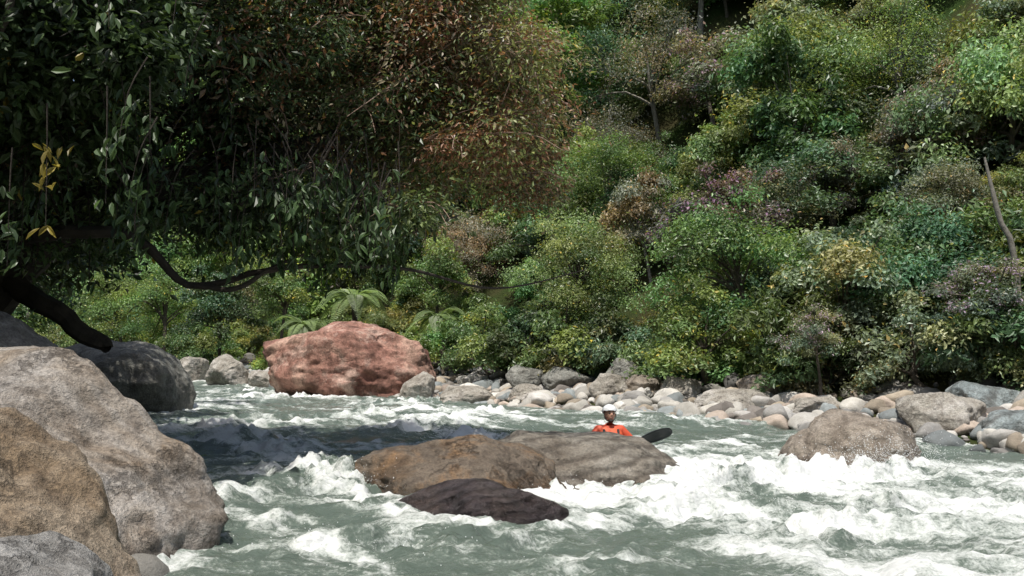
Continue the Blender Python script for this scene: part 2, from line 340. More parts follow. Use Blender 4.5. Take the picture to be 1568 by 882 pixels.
for b in [(-3.7,13.8,.28,.9,.14,1.0),(-3.1,12.6,.5,.8,.08,.8),(-1.5,16.3,.3,1.0,.12,1.0),(-.6,14.6,.6,.4,.12,.9),(0.35,10.3,1.3,.28,.04,.6),(-0.35,12.6,1.2,.35,.10,.9),
          (4.0,12.1,.4,.7,.10,.8),(4.8,12.0,.5,.6,.10,.7),(2.6,11.3,.4,1.2,.12,.5),(5.8,10.5,.4,1.6,.14,.6),(3.2,9.2,.4,1.4,.12,.5),(-1.2,7.6,.35,.7,.08,.55),(-.2,7.7,.3,.6,.07,.5),(-1.9,8.6,.3,.5,.08,.6),
          (1.6,9.5,.6,.8,.06,.5),(-5.5,24,.4,2,.1,.8),(-2.6,22.6,.4,1.2,.12,.8),(-6.9,27,.4,1.2,.1,.8),(-2.4,10.8,.4,.6,.10,.7),(2.6,17.0,.4,1.0,.08,.35),(-2.5,19,.3,1.2,.10,.8),(-.5,18.5,.3,1.0,.08,.6),(-4.5,18,.3,1.2,.08,.7),(-2.6,9.4,.3,.6,.08,.5),(.6,7.0,.3,.8,.06,.5),(-4,16.5,.3,1,.06,.7),(-1.75,10.3,.5,.5,.12,.9),(-1.3,9.3,.5,.4,.06,.7),(-5,15.5,.3,1,.06,.6)]: bumpw(*b)
for (cx,cy,sx_,sy_,rz) in rock_fp:
    dx=X-cx;dy=Y-cy;ca,sa=math.cos(rz),math.sin(rz);u=(dx*ca+dy*sa)/sx_;v_=(-dx*sa+dy*ca)/sy_
    rr=np.hypot(u,v_); ring=np.exp(-((rr-1.0)/0.24)**2)
    foam=foam+ring*0.38*(1+1.5*fbm2(X*3,Y*3,4,50)); Z=Z+0.03*ring*(1+fn)
crest=ss(0.5,0.92,rg)*ss(-0.2,0.5,big)
foam=foam+crest*0.36*(1-rp)*ss(40,20,Y)+0.46*ss(0.0,0.7,fbms(s*.35,tt*2.4+wxp*.5,6,52,.65))*ss(50,15,Y)*(1-rp)
foam=foam+0.35*np.exp(-(Dfar(X,Y)/0.25)**2)*ss(0,0.4,fbm2(X*2,Y*2,3,53))
fine=fbm2(s*14,tt*14,3,55); Z=Z+np.clip(foam,0,1)*(0.026*fine+0.026*(1-np.abs(fbm2(X*6,Y*6,3,56))*2))
t=NT('turbulent_river_water'); at=t.n('ShaderNodeAttribute'); at.attribute_name='foam'; ge=t.n('ShaderNodeNewGeometry'); v=ge.outputs['Position']
mp=t.n('ShaderNodeMapping'); mp.inputs['Rotation'].default_value=(0,0,math.radians(49)); mp.inputs['Scale'].default_value=(0.35,1.7,1); t.l(v,mp.inputs['Vector']); fv=mp.outputs['Vector']
na=t.noise(2.2,9,0.72,fv,0.8); nb=t.noise(9,7,0.75,v,0.3); nc=t.noise(38,4,0.7,v)
f=t.math('ADD',at.outputs['Fac'],t.math('ADD',t.math('MULTIPLY',t.math('SUBTRACT',na,0.5),1.5),t.math('ADD',t.math('MULTIPLY',t.math('SUBTRACT',nb,0.5),1.3),t.math('MULTIPLY',t.math('SUBTRACT',nc,0.5),0.8))))
fm=t.ramp(f,[(0.18,0.0),(0.42,0.34),(0.76,1.0)])
aer=t.ramp(f,[(0.0,(0.105,0.14,0.115)),(0.25,(0.17,0.21,0.175)),(0.5,(0.33,0.38,0.33))])
hh=t.math('ADD',t.math('MULTIPLY',na,1.2),t.math('ADD',t.math('MULTIPLY',nb,0.6),t.math('MULTIPLY',nc,0.12)))
nr=t.bump(hh,0.85,0.08)
wat=t.pbr(aer,0.16,nr,0.5); fo=t.pbr((0.78,0.80,0.78),0.75,nr,0.3)
mx=t.n('ShaderNodeMixShader'); t.l(fm,mx.inputs[0]); t.l(wat.outputs[0],mx.inputs[1]); t.l(fo.outputs[0],mx.inputs[2])
water=t.done(mx.outputs[0])
link(bpy.data.objects.new('river_water',mesh_np('river_water',np.stack([X,Y,Z],1),F,[water],attr={'foam':foam})))
r=R(9); C=[]
for (x0,y0,z0,sx_,sy_,sz_,n) in [(-3.7,13.8,.2,.35,.3,.1,420),(4.45,11.95,.12,.4,.15,.16,1800),(-.5,14.6,.18,.5,.4,.1,300),(0.3,10.2,.08,.5,.4,.06,200),(5.6,11,.1,1.2,.8,.08,500),(3.2,9.5,.08,1.4,.9,.06,400),(-1.2,7.6,.05,.5,.3,.06,300),(-1.4,16.3,.2,.4,.3,.1,250),(-1.7,10.2,.15,.3,.2,.1,300)]:
    C.append(np.stack([r.normal(x0,sx_,n),r.normal(y0,sy_,n),z0+np.abs(r.normal(0,sz_,n))],1))
C=np.concatenate(C); sz=r.uniform(.002,.006,len(C)); O=np.array([(1,0,0),(-1,0,0),(0,1,0),(0,-1,0),(0,0,1),(0,0,-1)],float); OF=np.array([(0,2,4),(2,1,4),(1,3,4),(3,0,4),(2,0,5),(1,2,5),(3,1,5),(0,3,5)])
V=(C[:,None]+O[None]*sz[:,None,None]).reshape(-1,3); Fd=(np.arange(len(C))[:,None,None]*6+OF[None]).reshape(-1,3)
link(bpy.data.objects.new('water_spray',mesh_np('water_spray',V,Fd,[simple_mat('spray_droplets',(0.8,0.82,0.82),0.4,0.03)])))
# ---------------------------------------------------------------- foliage
LM=leaf_mat('leaf_foliage'); BK=bark_mat('mossy_bark',(0.05,0.042,0.03),(0.12,0.10,0.075)); PB=bark_mat('pale_bark',(0.13,0.12,0.10),(0.28,0.26,0.22))
DB=bark_mat('dark_damp_bark',(0.025,0.02,0.015),(0.06,0.048,0.036))
def crown(name,Rr,flat,nl,n,L,W,seed,trunk=3.0,up=0.45,bark=None,droop=0.0,tips=None,hollow=0.45,low=-0.6):
    r=R(seed); A=Acc()
    d=rand_dir(nl,r); d[:,2]=np.where(d[:,2]<low,-d[:,2],d[:,2]); d=unit(d)
    asy=1+0.25*vn(d*1.3+seed,seed)
    lc=d*Rr*(r.uniform(0.35,0.95,(nl,1))*asy[:,None])*np.array([1,1,flat]); lr=Rr*r.uniform(0.14,0.36,nl)
    k=r.choice(nl,n,p=lr**2/np.sum(lr**2)); u=rand_dir(n,r); u[:,2]=np.where(u[:,2]<-0.3,-u[:,2]*.6,u[:,2]); u=unit(u)
    rad=lr[k]*(hollow+(1-hollow)*r.rand(n)**0.6)*(1+0.5*vn(u*2.6+k[:,None]*5.3,seed))
    stray=r.rand(n)<0.16; rad=np.where(stray,rad*(1+r.exponential(.4,n)),rad)
    C=lc[k]+u*rad[:,None]*np.array([1,1,0.8])
    C[:,2]-=droop*np.maximum(0,np.hypot(C[:,0],C[:,1])/Rr-0.5)*Rr
    C=C+r.normal(size=C.shape)*0.05
    N=unit(u*0.8+np.array([0,0,up])+r.normal(size=(n,3))*0.5)
    lt=r.uniform(0.65,1.35,nl)
    hue=r.uniform(-1,1,nl)
    T=(lt[k]*r.uniform(0.55,1.45,n))[:,None]*np.stack([1+0.2*hue[k],np.ones(n),1-0.2*hue[k]],1)
    yl=r.rand(n)<0.03; T[yl]*=np.array([2.0,1.3,0.8])
    if tips is not None:
        q=(r.rand(n)<0.32)&(fbm(C*1.5,2,seed)>-0.05)&(u[:,2]>-.1); T[q]=np.array(tips)*r.uniform(.7,1.2,(q.sum(),1))
    sc_=r.uniform(0.6,1.35,n)
    V,F,TT=leaves(C,N,L*sc_,W*sc_,T,r); A.add(V,F,TT,0)
    tr=0.03*Rr+0.015
    V,F=tube([(0.2*r.randn(),0.2*r.randn(),-trunk),(0.1,0,-trunk*.5),(0,0,-0.1*Rr),(0,0,0.4*Rr*flat)],[tr*1.3,tr,tr*.8,tr*.3],6,3); A.add(V,F,None,1)
    for i in range(min(nl,12)):
        a=lc[i]; st=np.array([0,0,-Rr*.35*r.rand()]); V,F=tube([st,(st+a)*.5+np.array([0,0,.1*Rr]),a,a*1.15],[tr*.5,tr*.35,tr*.18,.01],4,2); A.add(V,F,None,1)
    return A.mesh(name,[LM,bark or BK],False)
TP=[]
cfg=[(2.4,.85,34,16000,.12,.06),(2.2,1.1,30,13000,.145,.075),(2.6,.75,44,19000,.095,.047),(1.8,.95,26,11000,.11,.06),(1.6,.85,22,9000,.10,.045),
     (2.8,.9,46,19000,.125,.062),(2.3,1.25,28,9500,.19,.09),(2.0,.95,32,13000,.09,.046),(2.6,1.0,40,8000,.10,.042),(1.5,1.0,20,7500,.13,.045)]
for i,(Rr,fl,nl,n,L,W) in enumerate(cfg):
    TP.append((crown('tree_crown_%d'%i,Rr,fl,nl,n,L,W,200+i,trunk=3.5,bark=PB if i in(1,6,8) else BK,droop=.25 if i%2 else 0.05),Rr))
PINK=crown('flowering_crown',1.8,.8,26,10000,.11,.055,260,2.5,tips=(2.2,1.4,2.9)); SHR=crown('shrub_crown',1.3,.9,22,7500,.10,.05,261,0.8,droop=.3); SHR2=crown('shrub_crown_b',1.3,.8,20,5500,.15,.055,262,0.8,droop=.3)
GRS=crown('grass_clump',1.0,.6,16,5500,.24,.022,263,0.3,up=0.0)
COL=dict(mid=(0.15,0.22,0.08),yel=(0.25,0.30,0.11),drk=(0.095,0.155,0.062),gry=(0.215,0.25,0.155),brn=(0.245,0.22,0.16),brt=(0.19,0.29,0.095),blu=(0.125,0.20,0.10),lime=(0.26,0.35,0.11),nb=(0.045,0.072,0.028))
def plant(name,me,Rm,c,Rw,col,r,parent=None,sz=1.0):
    o=bpy.data.objects.new(name,me); o.location=c; k=Rw/Rm; o.scale=(k*r.uniform(.88,1.12),k*r.uniform(.88,1.12),k*sz*r.uniform(.9,1.1))
    o.rotation_euler=(r.normal()*.14,r.normal()*.14,r.uniform(0,6.28)); f=r.uniform(.75,1.2); cc=COL[col] if isinstance(col,str) else col
    o.color=(cc[0]*f*r.uniform(.88,1.12),cc[1]*f,cc[2]*f*r.uniform(.85,1.15),1); return link(o,parent)
r=R(77)
forest=empty('hillside_forest')
names=['mid','yel','drk','gry','brn','brt','blu']; pw=np.array([.25,.14,.14,.18,.05,.14,.10]); pw/=pw.sum()
def scatter(x0,x1,y0,y1,step,dmin,scale,zoff):
    for yy in np.arange(y0,y1,step):
        for xx in np.arange(x0,x1,step):
            x=xx+r.uniform(-.5,.5)*step; y=yy+r.uniform(-.5,.5)*step
            if abs(x)>0.60*y+4: continue
            if x<-1 and y<30+(-1-x)*.8 : continue
            d=float(Dfar(np.array([x]),np.array([y]))[0]); e=float(Dnear(np.array([x]),np.array([y]))[0])
            if d<dmin and e<4: continue
            if x<-1 and d<7 and e<4: continue
            g=float(ground([x],[y])[0]); i=r.randint(len(TP)); me,Rm=TP[i]
            k=scale*r.uniform(.6,1.35)
            if r.rand()<.08: me,Rm=PINK,1.8
            plant('forest_tree',me,Rm,(x,y,g+zoff*k*r.uniform(.6,1.7)),Rm*k,names[r.choice(7,p=pw)],r,forest,r.uniform(.85,1.35))
scatter(-36,44,12,40,2.6,4.6,0.85,1.6)
scatter(-42,50,40,62,2.7,4.6,1.05,1.6)
scatter(-62,70,62,104,4.0,5.0,1.75,1.8)
under=empty('hillside_undergrowth')
for i in range(800):
    y=r.uniform(12,50); x=r.uniform(-.60*y-3,.60*y+3); d=float(Dfar(np.array([x]),np.array([y]))[0])
    left=x<-1
    if d<(2.9 if not left else 2.0) or d>(9 if not left else 13): continue
    me,Rm=((SHR,1.3),(SHR2,1.3),(GRS,1.0))[r.choice(3,p=[.5,.35,.15] if not left else [.4,.35,.25])]
    plant('undergrowth',me,Rm,(x,y,float(ground([x],[y])[0])+.3),r.uniform(.55,1.15),('lime','brt','mid','yel')[r.randint(4)] if left and d<10 else names[r.choice(7,p=pw)],r,under)
for i in range(110):
    y=r.uniform(36,66); x=r.uniform(-.62*y,-.30*y); g=float(ground([x],[y])[0])
    if g<.15: continue
    me,Rm=((SHR,1.3),(SHR2,1.3),TP[3])[r.randint(3)]
    plant('undergrowth',me,Rm,(x,y,g+.6),r.uniform(1.1,1.8),('lime','brt','mid','yel')[r.randint(4)],r,under)
ind=[('riverside_tree',2,(1.64,25,3.1),1.75,'yel'),('riverside_shrub','s',(1.3,24.3,1.5),1.35,'mid'),('riverside_shrub','t',(0.4,25,1.4),1.2,'drk'),('riverside_shrub','s',(2.2,23.8,1.5),1.2,'drk'),
('riverside_tree',7,(4.9,21.8,3.0),1.9,'mid'),('riverside_shrub','s',(4.0,20.9,1.45),1.2,'brt'),('riverside_shrub','t',(5.2,19.8,1.45),1.2,'mid'),('riverside_tree',3,(6.6,20,2.1),1.7,'gry'),
('riverside_tree',0,(8.4,20.6,3.0),2.0,'blu'),('riverside_shrub','s',(7.3,18.3,1.3),1.2,'gry'),('riverside_shrub','t',(8.6,17.2,1.3),1.3,'blu'),('riverside_tree',9,(10,19.5,2.9),2.0,'mid'),('riverside_shrub','s',(9.9,16.2,1.4),1.3,'mid'),
('riverside_shrub','s',(-0.75,26.3,1.35),1.15,'mid'),('riverside_shrub','t',(-1.9,27.6,1.3),1.0,'brt'),('riverside_tree',4,(-7.9,35,2.8),1.6,'mid'),('riverside_tree',3,(-10.8,37,2.5),1.7,'drk'),('riverside_tree',7,(-13.6,39.5,2.7),2.0,'brt'),
('riverside_tree',4,(-2.4,33,3.2),1.6,'brt'),('flowering_tree','p',(5.0,23.6,4.3),1.6,(0.19,0.185,0.125)),('flowering_shrub','p',(5.6,18.6,1.5),0.8,'gry'),('flowering_shrub','p',(8.4,17.6,2.2),1.0,'gry'),('flowering_tree','p',(6.6,34,10.2),2.2,(.20,.19,.13)),('flowering_tree','p',(11.6,26,6.5),1.8,(.20,.19,.13)),
('riverside_tree',7,(-16.5,42,2.6),2.2,'brt'),('riverside_tree',0,(-20,46,3),2.6,'mid'),('riverside_tree',5,(-17,52,5),3,'mid'),
('hillside_tree',5,(9.3,31,9.2),3.1,'yel'),('hillside_tree',2,(12.3,30,8.2),3.3,'gry'),('hillside_tree',8,(5.0,36,10.8),2.8,'brn'),('hillside_tree',1,(1.1,37,12.2),2.7,'brt'),('hillside_tree',5,(14,27,8.4),3.0,'yel'),
('hillside_tree',2,(3.0,31,6.2),2.1,'mid'),('hillside_tree',0,(8.4,26,5.5),2.2,'blu'),('hillside_tree',6,(11.2,24.5,5.2),2.3,'gry'),('hillside_tree',8,(3.6,35,8),2.0,'brn')]
for nm,k,c_,Rw,col in ind:
    me,Rm={'s':(SHR,1.3),'t':(SHR2,1.3),'p':(PINK,1.8)}[k] if isinstance(k,str) else TP[k]
    plant(nm,me,Rm,c_,Rw,col,r)
for (x,y,z0,z1,lean) in [(3.7,42,15,20,.1),(9.3,40,16,21,-.1),(9.25,18.6,2.1,4.0,-.22),(7.6,40,14.5,19,.1)]:
    V,F=tube([(x-lean*.4,y,z0-1.4),(x-lean*.3,y,z0),(x+.08,y,(z0+z1)/2),(x+lean,y,z1),(x+lean*2,y,z1+1)],[.085,.075,.06,.05,.02],7,4,.25,r)
    link(bpy.data.objects.new('slender_tree_trunk',mesh_np('slender_tree_trunk',V,F,[PB])))
def fern(loc,hgt,fr,n,seed):
    r=R(seed); A=Acc(); V,F=tube([(0,0,-hgt),(0.05,0,-hgt*.5),(0,0,0)],[.11,.08,.09],8); A.add(V,F,None,1)
    for i in range(n):
        a=i/n*6.28+r.uniform(-.2,.2); el=r.uniform(.5,1.25); ln=fr*r.uniform(.8,1.1); h=np.array([math.cos(a),math.sin(a),0])
        tq=np.linspace(0,1,34); P=h*(ln*tq)[:,None]+np.array([0,0,1])*(ln*(el*tq-1.15*tq**2.1))[:,None]
        V,F=tube(P[::8],[.014,.012,.01,.007,.004][:len(P[::8])],4,3); A.add(V,F,None,0)
        T=unit(np.gradient(P,axis=0)); S=np.cross(T,[0,0,1.0]); S=unit(S); Nn=unit(np.cross(S,T)); tn=r.uniform(.55,1.2)
        for sgn in (-1,1):
            w=ln*.23*np.sin(np.pi*np.clip(tq*.92+.08,0,1))**.7
            C=P[2:]+sgn*S[2:]*w[2:,None]*.5-np.array([0,0,1])*w[2:,None]*.15
            V,F,TT=leaves(C,Nn[2:],w[2:],.042*np.ones(len(C)),np.ones((len(C),3))*tn*r.uniform(.75,1.25,(len(C),1)),r,True,sgn*S[2:]+T[2:]*.35); A.add(V,F,TT,0)
    o=bpy.data.objects.new('tree_fern',A.mesh('tree_fern',[LM,DB])); o.location=loc; o.color=(0.22,0.30,0.12,1); return link(o)
fern((-4.8,30.5,2.75),1.9,1.3,17,1); fern((-2.2,30,2.2),1.2,1.0,13,2); fern((-6.6,32,2.0),1.2,1.0,13,3)
# ---------------------------------------------------------------- overhanging tree (left)
r=R(5); A=Acc()
limbs=[([(-7.6,13.2,0.2),(-7.0,12.8,1.4),(-6.0,12.2,2.6),(-4.6,11.8,3.3),(-2.6,12.0,3.9),(-0.4,12.6,4.6)],[.42,.36,.30,.22,.13,.03]),
([(-6.6,12.5,2.45),(-5.7,12,2.1),(-4.95,11.9,1.62),(-4.78,11.9,1.5)],[.18,.13,.11,.06]),
([(-6.9,12.6,1.9),(-6.3,12.0,1.5),(-5.8,11.6,1.1),(-5.4,11.5,.5)],[.34,.3,.26,.2]),
([(-6.2,11.5,2.7),(-5.2,11,2.75),(-4.2,11,2.75),(-3.55,11,2.2),(-2.75,11,2.35),(-2.2,11.2,2.42),(-1.2,11.4,2.4),(-.2,11.8,2.2),(0.9,12.2,2.45)],[.11,.085,.06,.04,.035,.028,.02,.013,.005]),
([(-3.55,11,2.2),(-3.0,10.9,2.15),(-2.7,11,2.35),(-2.3,11.1,2.55)],[.03,.03,.025,.012]),
([(-6.5,12.4,2.2),(-6.0,11.5,4),(-5.0,10.8,5.8),(-3.5,10.5,7.5)],[.3,.22,.16,.06]),
([(-5.2,11.6,3.0),(-4,12.5,4.5),(-2.6,13.2,5.8),(-.6,13.5,6.8)],[.15,.11,.08,.03]),
([(-3.2,11.9,3.7),(-2.2,11.4,3.0),(-1.4,11.2,2.75),(-.6,11.3,3.0)],[.06,.045,.03,.01]),
([(-5.6,9.0,3.9),(-4.5,8.6,4.2),(-4.2,8.4,4.7),(-4.0,8.3,5.3)],[.03,.028,.02,.015])]
for p_,q_ in limbs:
    V,F=tube(p_,q_,9,6,.12,r); A.add(V,F,None,1)
dk=np.array([0.055,0.088,0.037]); dg=np.array([0.08,0.125,0.05]); rd=np.array([0.30,0.15,0.085]); yg=np.array([0.25,0.27,0.095]); gm=np.array([0.16,0.205,0.08]); gb=np.array([0.24,0.20,0.125]); rk=np.array([0.14,0.095,0.06])  # dk, dg: dark leaf greens with the canopy's undershade mixed into the colour
L_=[]
def lumps(n,x0,x1,y0,y1,z0f,z1,cols,w,cnt,L,W,rad):
    for i in range(n):
        x=r.uniform(x0,x1); y=r.uniform(y0,y1); z=r.uniform(z0f(x),z1(x)); L_.append((x,y,z,rad*r.uniform(.6,1.35),cnt,L,W,cols,w))
lowz=lambda x: np.interp(x,[-8,-5,-3,-1.5,0,.6],[2.9,2.9,3.0,2.9,3.1,3.6])
topz=lambda x: np.interp(x,[-8,-3,-1,0,.6],[8,8,7.2,6.2,5.4])
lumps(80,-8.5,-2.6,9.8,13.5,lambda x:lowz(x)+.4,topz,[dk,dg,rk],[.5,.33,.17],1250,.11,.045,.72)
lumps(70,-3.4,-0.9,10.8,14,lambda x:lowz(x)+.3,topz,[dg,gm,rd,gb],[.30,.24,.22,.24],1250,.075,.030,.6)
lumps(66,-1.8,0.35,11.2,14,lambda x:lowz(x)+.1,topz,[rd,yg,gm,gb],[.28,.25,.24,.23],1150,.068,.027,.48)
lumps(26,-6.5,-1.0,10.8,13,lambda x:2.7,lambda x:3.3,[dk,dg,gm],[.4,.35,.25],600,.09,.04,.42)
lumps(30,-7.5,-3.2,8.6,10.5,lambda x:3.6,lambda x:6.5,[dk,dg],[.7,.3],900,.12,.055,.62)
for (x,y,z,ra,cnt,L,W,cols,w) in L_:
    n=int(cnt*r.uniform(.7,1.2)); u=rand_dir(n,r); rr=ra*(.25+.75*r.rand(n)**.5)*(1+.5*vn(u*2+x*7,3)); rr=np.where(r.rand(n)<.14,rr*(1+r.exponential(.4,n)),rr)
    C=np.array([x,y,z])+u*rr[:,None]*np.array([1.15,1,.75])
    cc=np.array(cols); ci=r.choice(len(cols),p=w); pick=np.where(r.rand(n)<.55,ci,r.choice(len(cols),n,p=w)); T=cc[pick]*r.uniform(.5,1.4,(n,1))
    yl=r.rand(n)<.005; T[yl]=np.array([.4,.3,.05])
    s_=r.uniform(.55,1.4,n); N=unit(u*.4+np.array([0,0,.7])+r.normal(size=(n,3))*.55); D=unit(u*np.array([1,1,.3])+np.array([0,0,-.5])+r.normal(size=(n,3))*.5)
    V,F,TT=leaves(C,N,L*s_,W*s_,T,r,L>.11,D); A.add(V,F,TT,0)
    for k in range(6):
        e=np.array([x,y,z])+rand_dir(1,r)[0]*ra*1.4*np.array([1,1,.7]); V,F=tube([(x-.3,y,z+.1),((x+e[0])/2,(y+e[1])/2,(z+e[2])/2+.15),e],[.011,.007,.003],4,3); A.add(V,F,None,2 if x>-2.8 else 1)
for i in range(230):
    x=r.uniform(-6.0,-1.2); y=r.uniform(8.2,11.5)
    if x>-3 : y=r.uniform(10.3,11.5)
    zt=r.uniform(2.9,5.6) if x<-3 else r.uniform(2.8,3.6); ln=r.uniform(.25,.8)
    dx=r.uniform(-.2,.2); V,F=tube([(x-dx,y,zt+.3),(x,y,zt),(x+dx*.5,y,zt-ln)],[.008,.006,.003],4,3); A.add(V,F,None,1)
    n=int(ln*22)+4; q=r.rand(n); C=np.stack([x+q*dx*.5+r.normal(0,.06,n),y+r.normal(0,.06,n),zt-q*ln-.05],1)
    D=np.stack([r.normal(0,.5,n),r.normal(0,.5,n),-np.ones(n)],1); N=unit(np.stack([r.normal(0,.6,n),-np.ones(n)*.7+r.normal(0,.5,n),.5+r.normal(0,.3,n)],1))
    T=np.array([[0.075,0.125,0.05]])*r.uniform(.4,1.5,(n,1))
    if r.rand()<.03: T=np.tile([.36,.29,.06],(n,1))*r.uniform(.5,1.1,(n,1))
    V,F,TT=leaves(C,N,r.uniform(.09,.16,n),r.uniform(.04,.065,n),T,r,True,unit(D)); A.add(V,F,TT,0)
TW=bark_mat('dry_reddish_twig',(0.20,0.12,0.08),(0.42,0.31,0.24))
ot=link(bpy.data.objects.new('overhanging_tree',A.mesh('overhanging_tree',[LM,DB,TW],False))); ot.color=(1,1,1,1)
nf=empty('near_bank_forest'); r=R(15)  # high and rear crowns are unseen, added to block sky light
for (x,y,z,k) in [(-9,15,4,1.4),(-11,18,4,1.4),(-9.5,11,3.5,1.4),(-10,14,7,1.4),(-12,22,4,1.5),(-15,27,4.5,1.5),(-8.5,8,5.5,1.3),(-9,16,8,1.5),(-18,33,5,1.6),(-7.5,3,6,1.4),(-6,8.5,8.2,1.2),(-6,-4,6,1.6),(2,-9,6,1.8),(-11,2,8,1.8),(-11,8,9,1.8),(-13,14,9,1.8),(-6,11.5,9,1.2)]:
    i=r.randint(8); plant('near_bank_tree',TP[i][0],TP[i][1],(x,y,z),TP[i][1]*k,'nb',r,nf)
for i in range(60):
    y=r.uniform(8,40); x=float(xn(np.array([y]))[0])-r.uniform(2.6,7); plant('undergrowth',SHR,1.3,(x,y,float(ground([x],[y])[0])+.2),r.uniform(.5,.9),'drk',r,nf)
# ---------------------------------------------------------------- kayaker
KX,KY,KZ=1.34,13.9,-0.13; KS=0.96
def skin_obj(name,pts,edges,rad,mat,parent,root=0,sub=2):
    me=bpy.data.meshes.new(name); me.from_pydata(pts,edges,[]); me.materials.append(mat); o=bpy.data.objects.new(name,me); link(o,parent)
    m=o.modifiers.new('Skin','SKIN'); m.use_smooth_shade=True
    for i,v in enumerate(me.skin_vertices[0].data):
        q=rad[i]; v.radius=q if hasattr(q,'__len__') else (q,q); v.use_root=(i==root)
    s_=o.modifiers.new('Sub','SUBSURF'); s_.levels=sub; s_.render_levels=sub; return o
redm=simple_mat('orange_red_drysuit',(0.58,0.08,0.03),0.6,.25,14,.6); vest=simple_mat('red_life_vest',(0.66,0.11,0.04),.65,.25,18,.6); blk=simple_mat('black_nylon',(0.02,0.02,0.022),.5)
skn=simple_mat('skin',(0.50,0.28,0.19),.5,.1,30); wht=simple_mat('white_helmet_shell',(0.75,0.76,0.76),.25,.03); hair=simple_mat('dark_hair',(0.02,0.014,0.01),.7)
padm=simple_mat('black_paddle_blade',(0.035,0.037,0.04),.35); kym=simple_mat('kayak_plastic',(0.50,0.08,0.03),.35,.1,5)
kp=empty('kayaker',(KX,KY,KZ)); kp.rotation_euler=(0,0,math.radians(6)); kp.scale=(KS,)*3
B=[(0,0,.06),(0,-.01,.22),(0,-.01,.38),(0,0,.50),(0,0,.575),(0,-.005,.63),
(-.17,0,.515),(-.30,-.06,.36),(-.25,-.27,.29),(.17,0,.515),(.31,-.06,.37),(.27,-.25,.37),(-.10,-.12,.05),(-.13,-.5,.12),(-.10,-.85,-.02),(.10,-.12,.05),(.13,-.5,.12),(.10,-.85,-.02)]
E=[(0,1),(1,2),(2,3),(3,4),(4,5),(3,6),(6,7),(7,8),(3,9),(9,10),(10,11),(0,12),(12,13),(13,14),(0,15),(15,16),(16,17)]
RD=[(.16,.12),(.145,.11),(.165,.12),(.15,.10),(.06,.06),(.052,.052),(.078,.075),(.055,.055),(.036,.036),(.078,.075),(.055,.055),(.036,.036),.09,.07,.05,.09,.07,.05]
skin_obj('body',B,E,RD,redm,kp)
rings=[(.14,.175,.135),(.20,.185,.15),(.30,.19,.155),(.40,.20,.16),(.48,.19,.145),(.535,.15,.11),(.56,.095,.085)]
a=np.linspace(0,2*np.pi,28,endpoint=False); V=np.concatenate([np.stack([w*np.sign(np.cos(a))*np.abs(np.cos(a))**.8,d_*np.sin(a)-.005,np.full(28,z)+ (0.02*np.cos(2*a) if z>.5 else 0)],1) for z,w,d_ in rings])
F=[(i*28+j,i*28+(j+1)%28,(i+1)*28+(j+1)%28,(i+1)*28+j) for i in range(6) for j in range(28)]
link(bpy.data.objects.new('life_vest',mesh_np('life_vest',V,F,[vest])),kp)
def boxm(name,c,s_,mat,parent,rot=(0,0,0),bev=.01):
    bm=bmesh.new(); bmesh.ops.create_cube(bm,size=1); bmesh.ops.scale(bm,vec=s_,verts=bm.verts); bmesh.ops.bevel(bm,geom=bm.edges[:],offset=bev,segments=2,affect='EDGES'); me=bpy.data.meshes.new(name); bm.to_mesh(me); bm.free(); me.materials.append(mat)
    o=bpy.data.objects.new(name,me); o.location=c; o.rotation_euler=rot; return link(o,parent)
boxm('chest_pocket',(0.03,-.165,.36),(.12,.04,.10),blk,kp); boxm('waist_strap',(0,-.155,.20),(.22,.02,.03),blk,kp,bev=.004)
for sg in(-1,1): boxm('shoulder_strap',(sg*.10,-.13,.47),(.035,.03,.13),blk,kp,(-.35,0,-sg*.1),.006)
hd=bpy.data.objects.new('head_pivot',None); hd.location=(0,-.02,.735); hd.rotation_euler=(-0.12,0.03,0.12); link(hd,kp)
U,F=ico(5); V=U*np.array([.074,.092,.112]); zz=V[:,2]; V[:,0]*=np.where(zz<-.02,1+ (zz+.02)*2.6,1)
def gb_(c,s_): return np.exp(-np.sum(((V-np.array(c))/np.array(s_))**2,1))
nose=gb_((0,-.092,-.012),(.013,.04,.024)); brow=gb_((0,-.088,.028),(.05,.04,.010)); eye=gb_((.03,-.08,.008),(.014,.04,.01))+gb_((-.03,-.08,.008),(.014,.04,.01)); lip=gb_((0,-.08,-.055),(.024,.04,.008)); chin=gb_((0,-.07,-.095),(.025,.04,.02)); 
V[:,1]+=-.024*nose-.006*brow+.008*eye-.006*lip-.012*chin
link(bpy.data.objects.new('head',mesh_np('head',V,F,[skn])),hd)
def ell(name,c,s_,mat,par,sub=3,cut=None):
    U,F=ico(sub); V=U*np.array(s_)
    if cut is not None:
        F=F[[all(V[i][2]>cut-.35*abs(V[i][1])*(V[i][1]>0) for i in f) for f in F]]
    o=bpy.data.objects.new(name,mesh_np(name,V,F,[mat])); o.location=c; return link(o,par)
for sg in(-1,1):
    ell('eye',(sg*.03,-.083,.008),(.011,.008,.007),blk,hd); ell('eyebrow',(sg*.031,-.091,.03),(.018,.005,.004),hair,hd); ell('ear',(sg*.075,.0,-.005),(.010,.02,.03),skn,hd)
ell('mouth',(0,-.089,-.055),(.024,.006,.005),simple_mat('lips',(.25,.08,.07),.5),hd); ell('beard',(0,-.060,-.095),(.038,.034,.020),hair,hd)
ell('hair',(0,.025,.0),(.078,.080,.10),hair,hd,4)
he=ell('helmet',(0,.010,.042),(.104,.124,.105),wht,hd,5,.0); m=he.modifiers.new('S','SOLIDIFY'); m.thickness=.008
for sg in(-1,1):
    V,F=tube([(sg*.088,-.02,.03),(sg*.078,-.02,-.05),(0,-.045,-.122)],[.006]*3,5,4); link(bpy.data.objects.new('chin_strap',mesh_np('chin_strap',V,F,[blk])),hd)
kc=math.cos(math.radians(6)); ks=math.sin(math.radians(6))
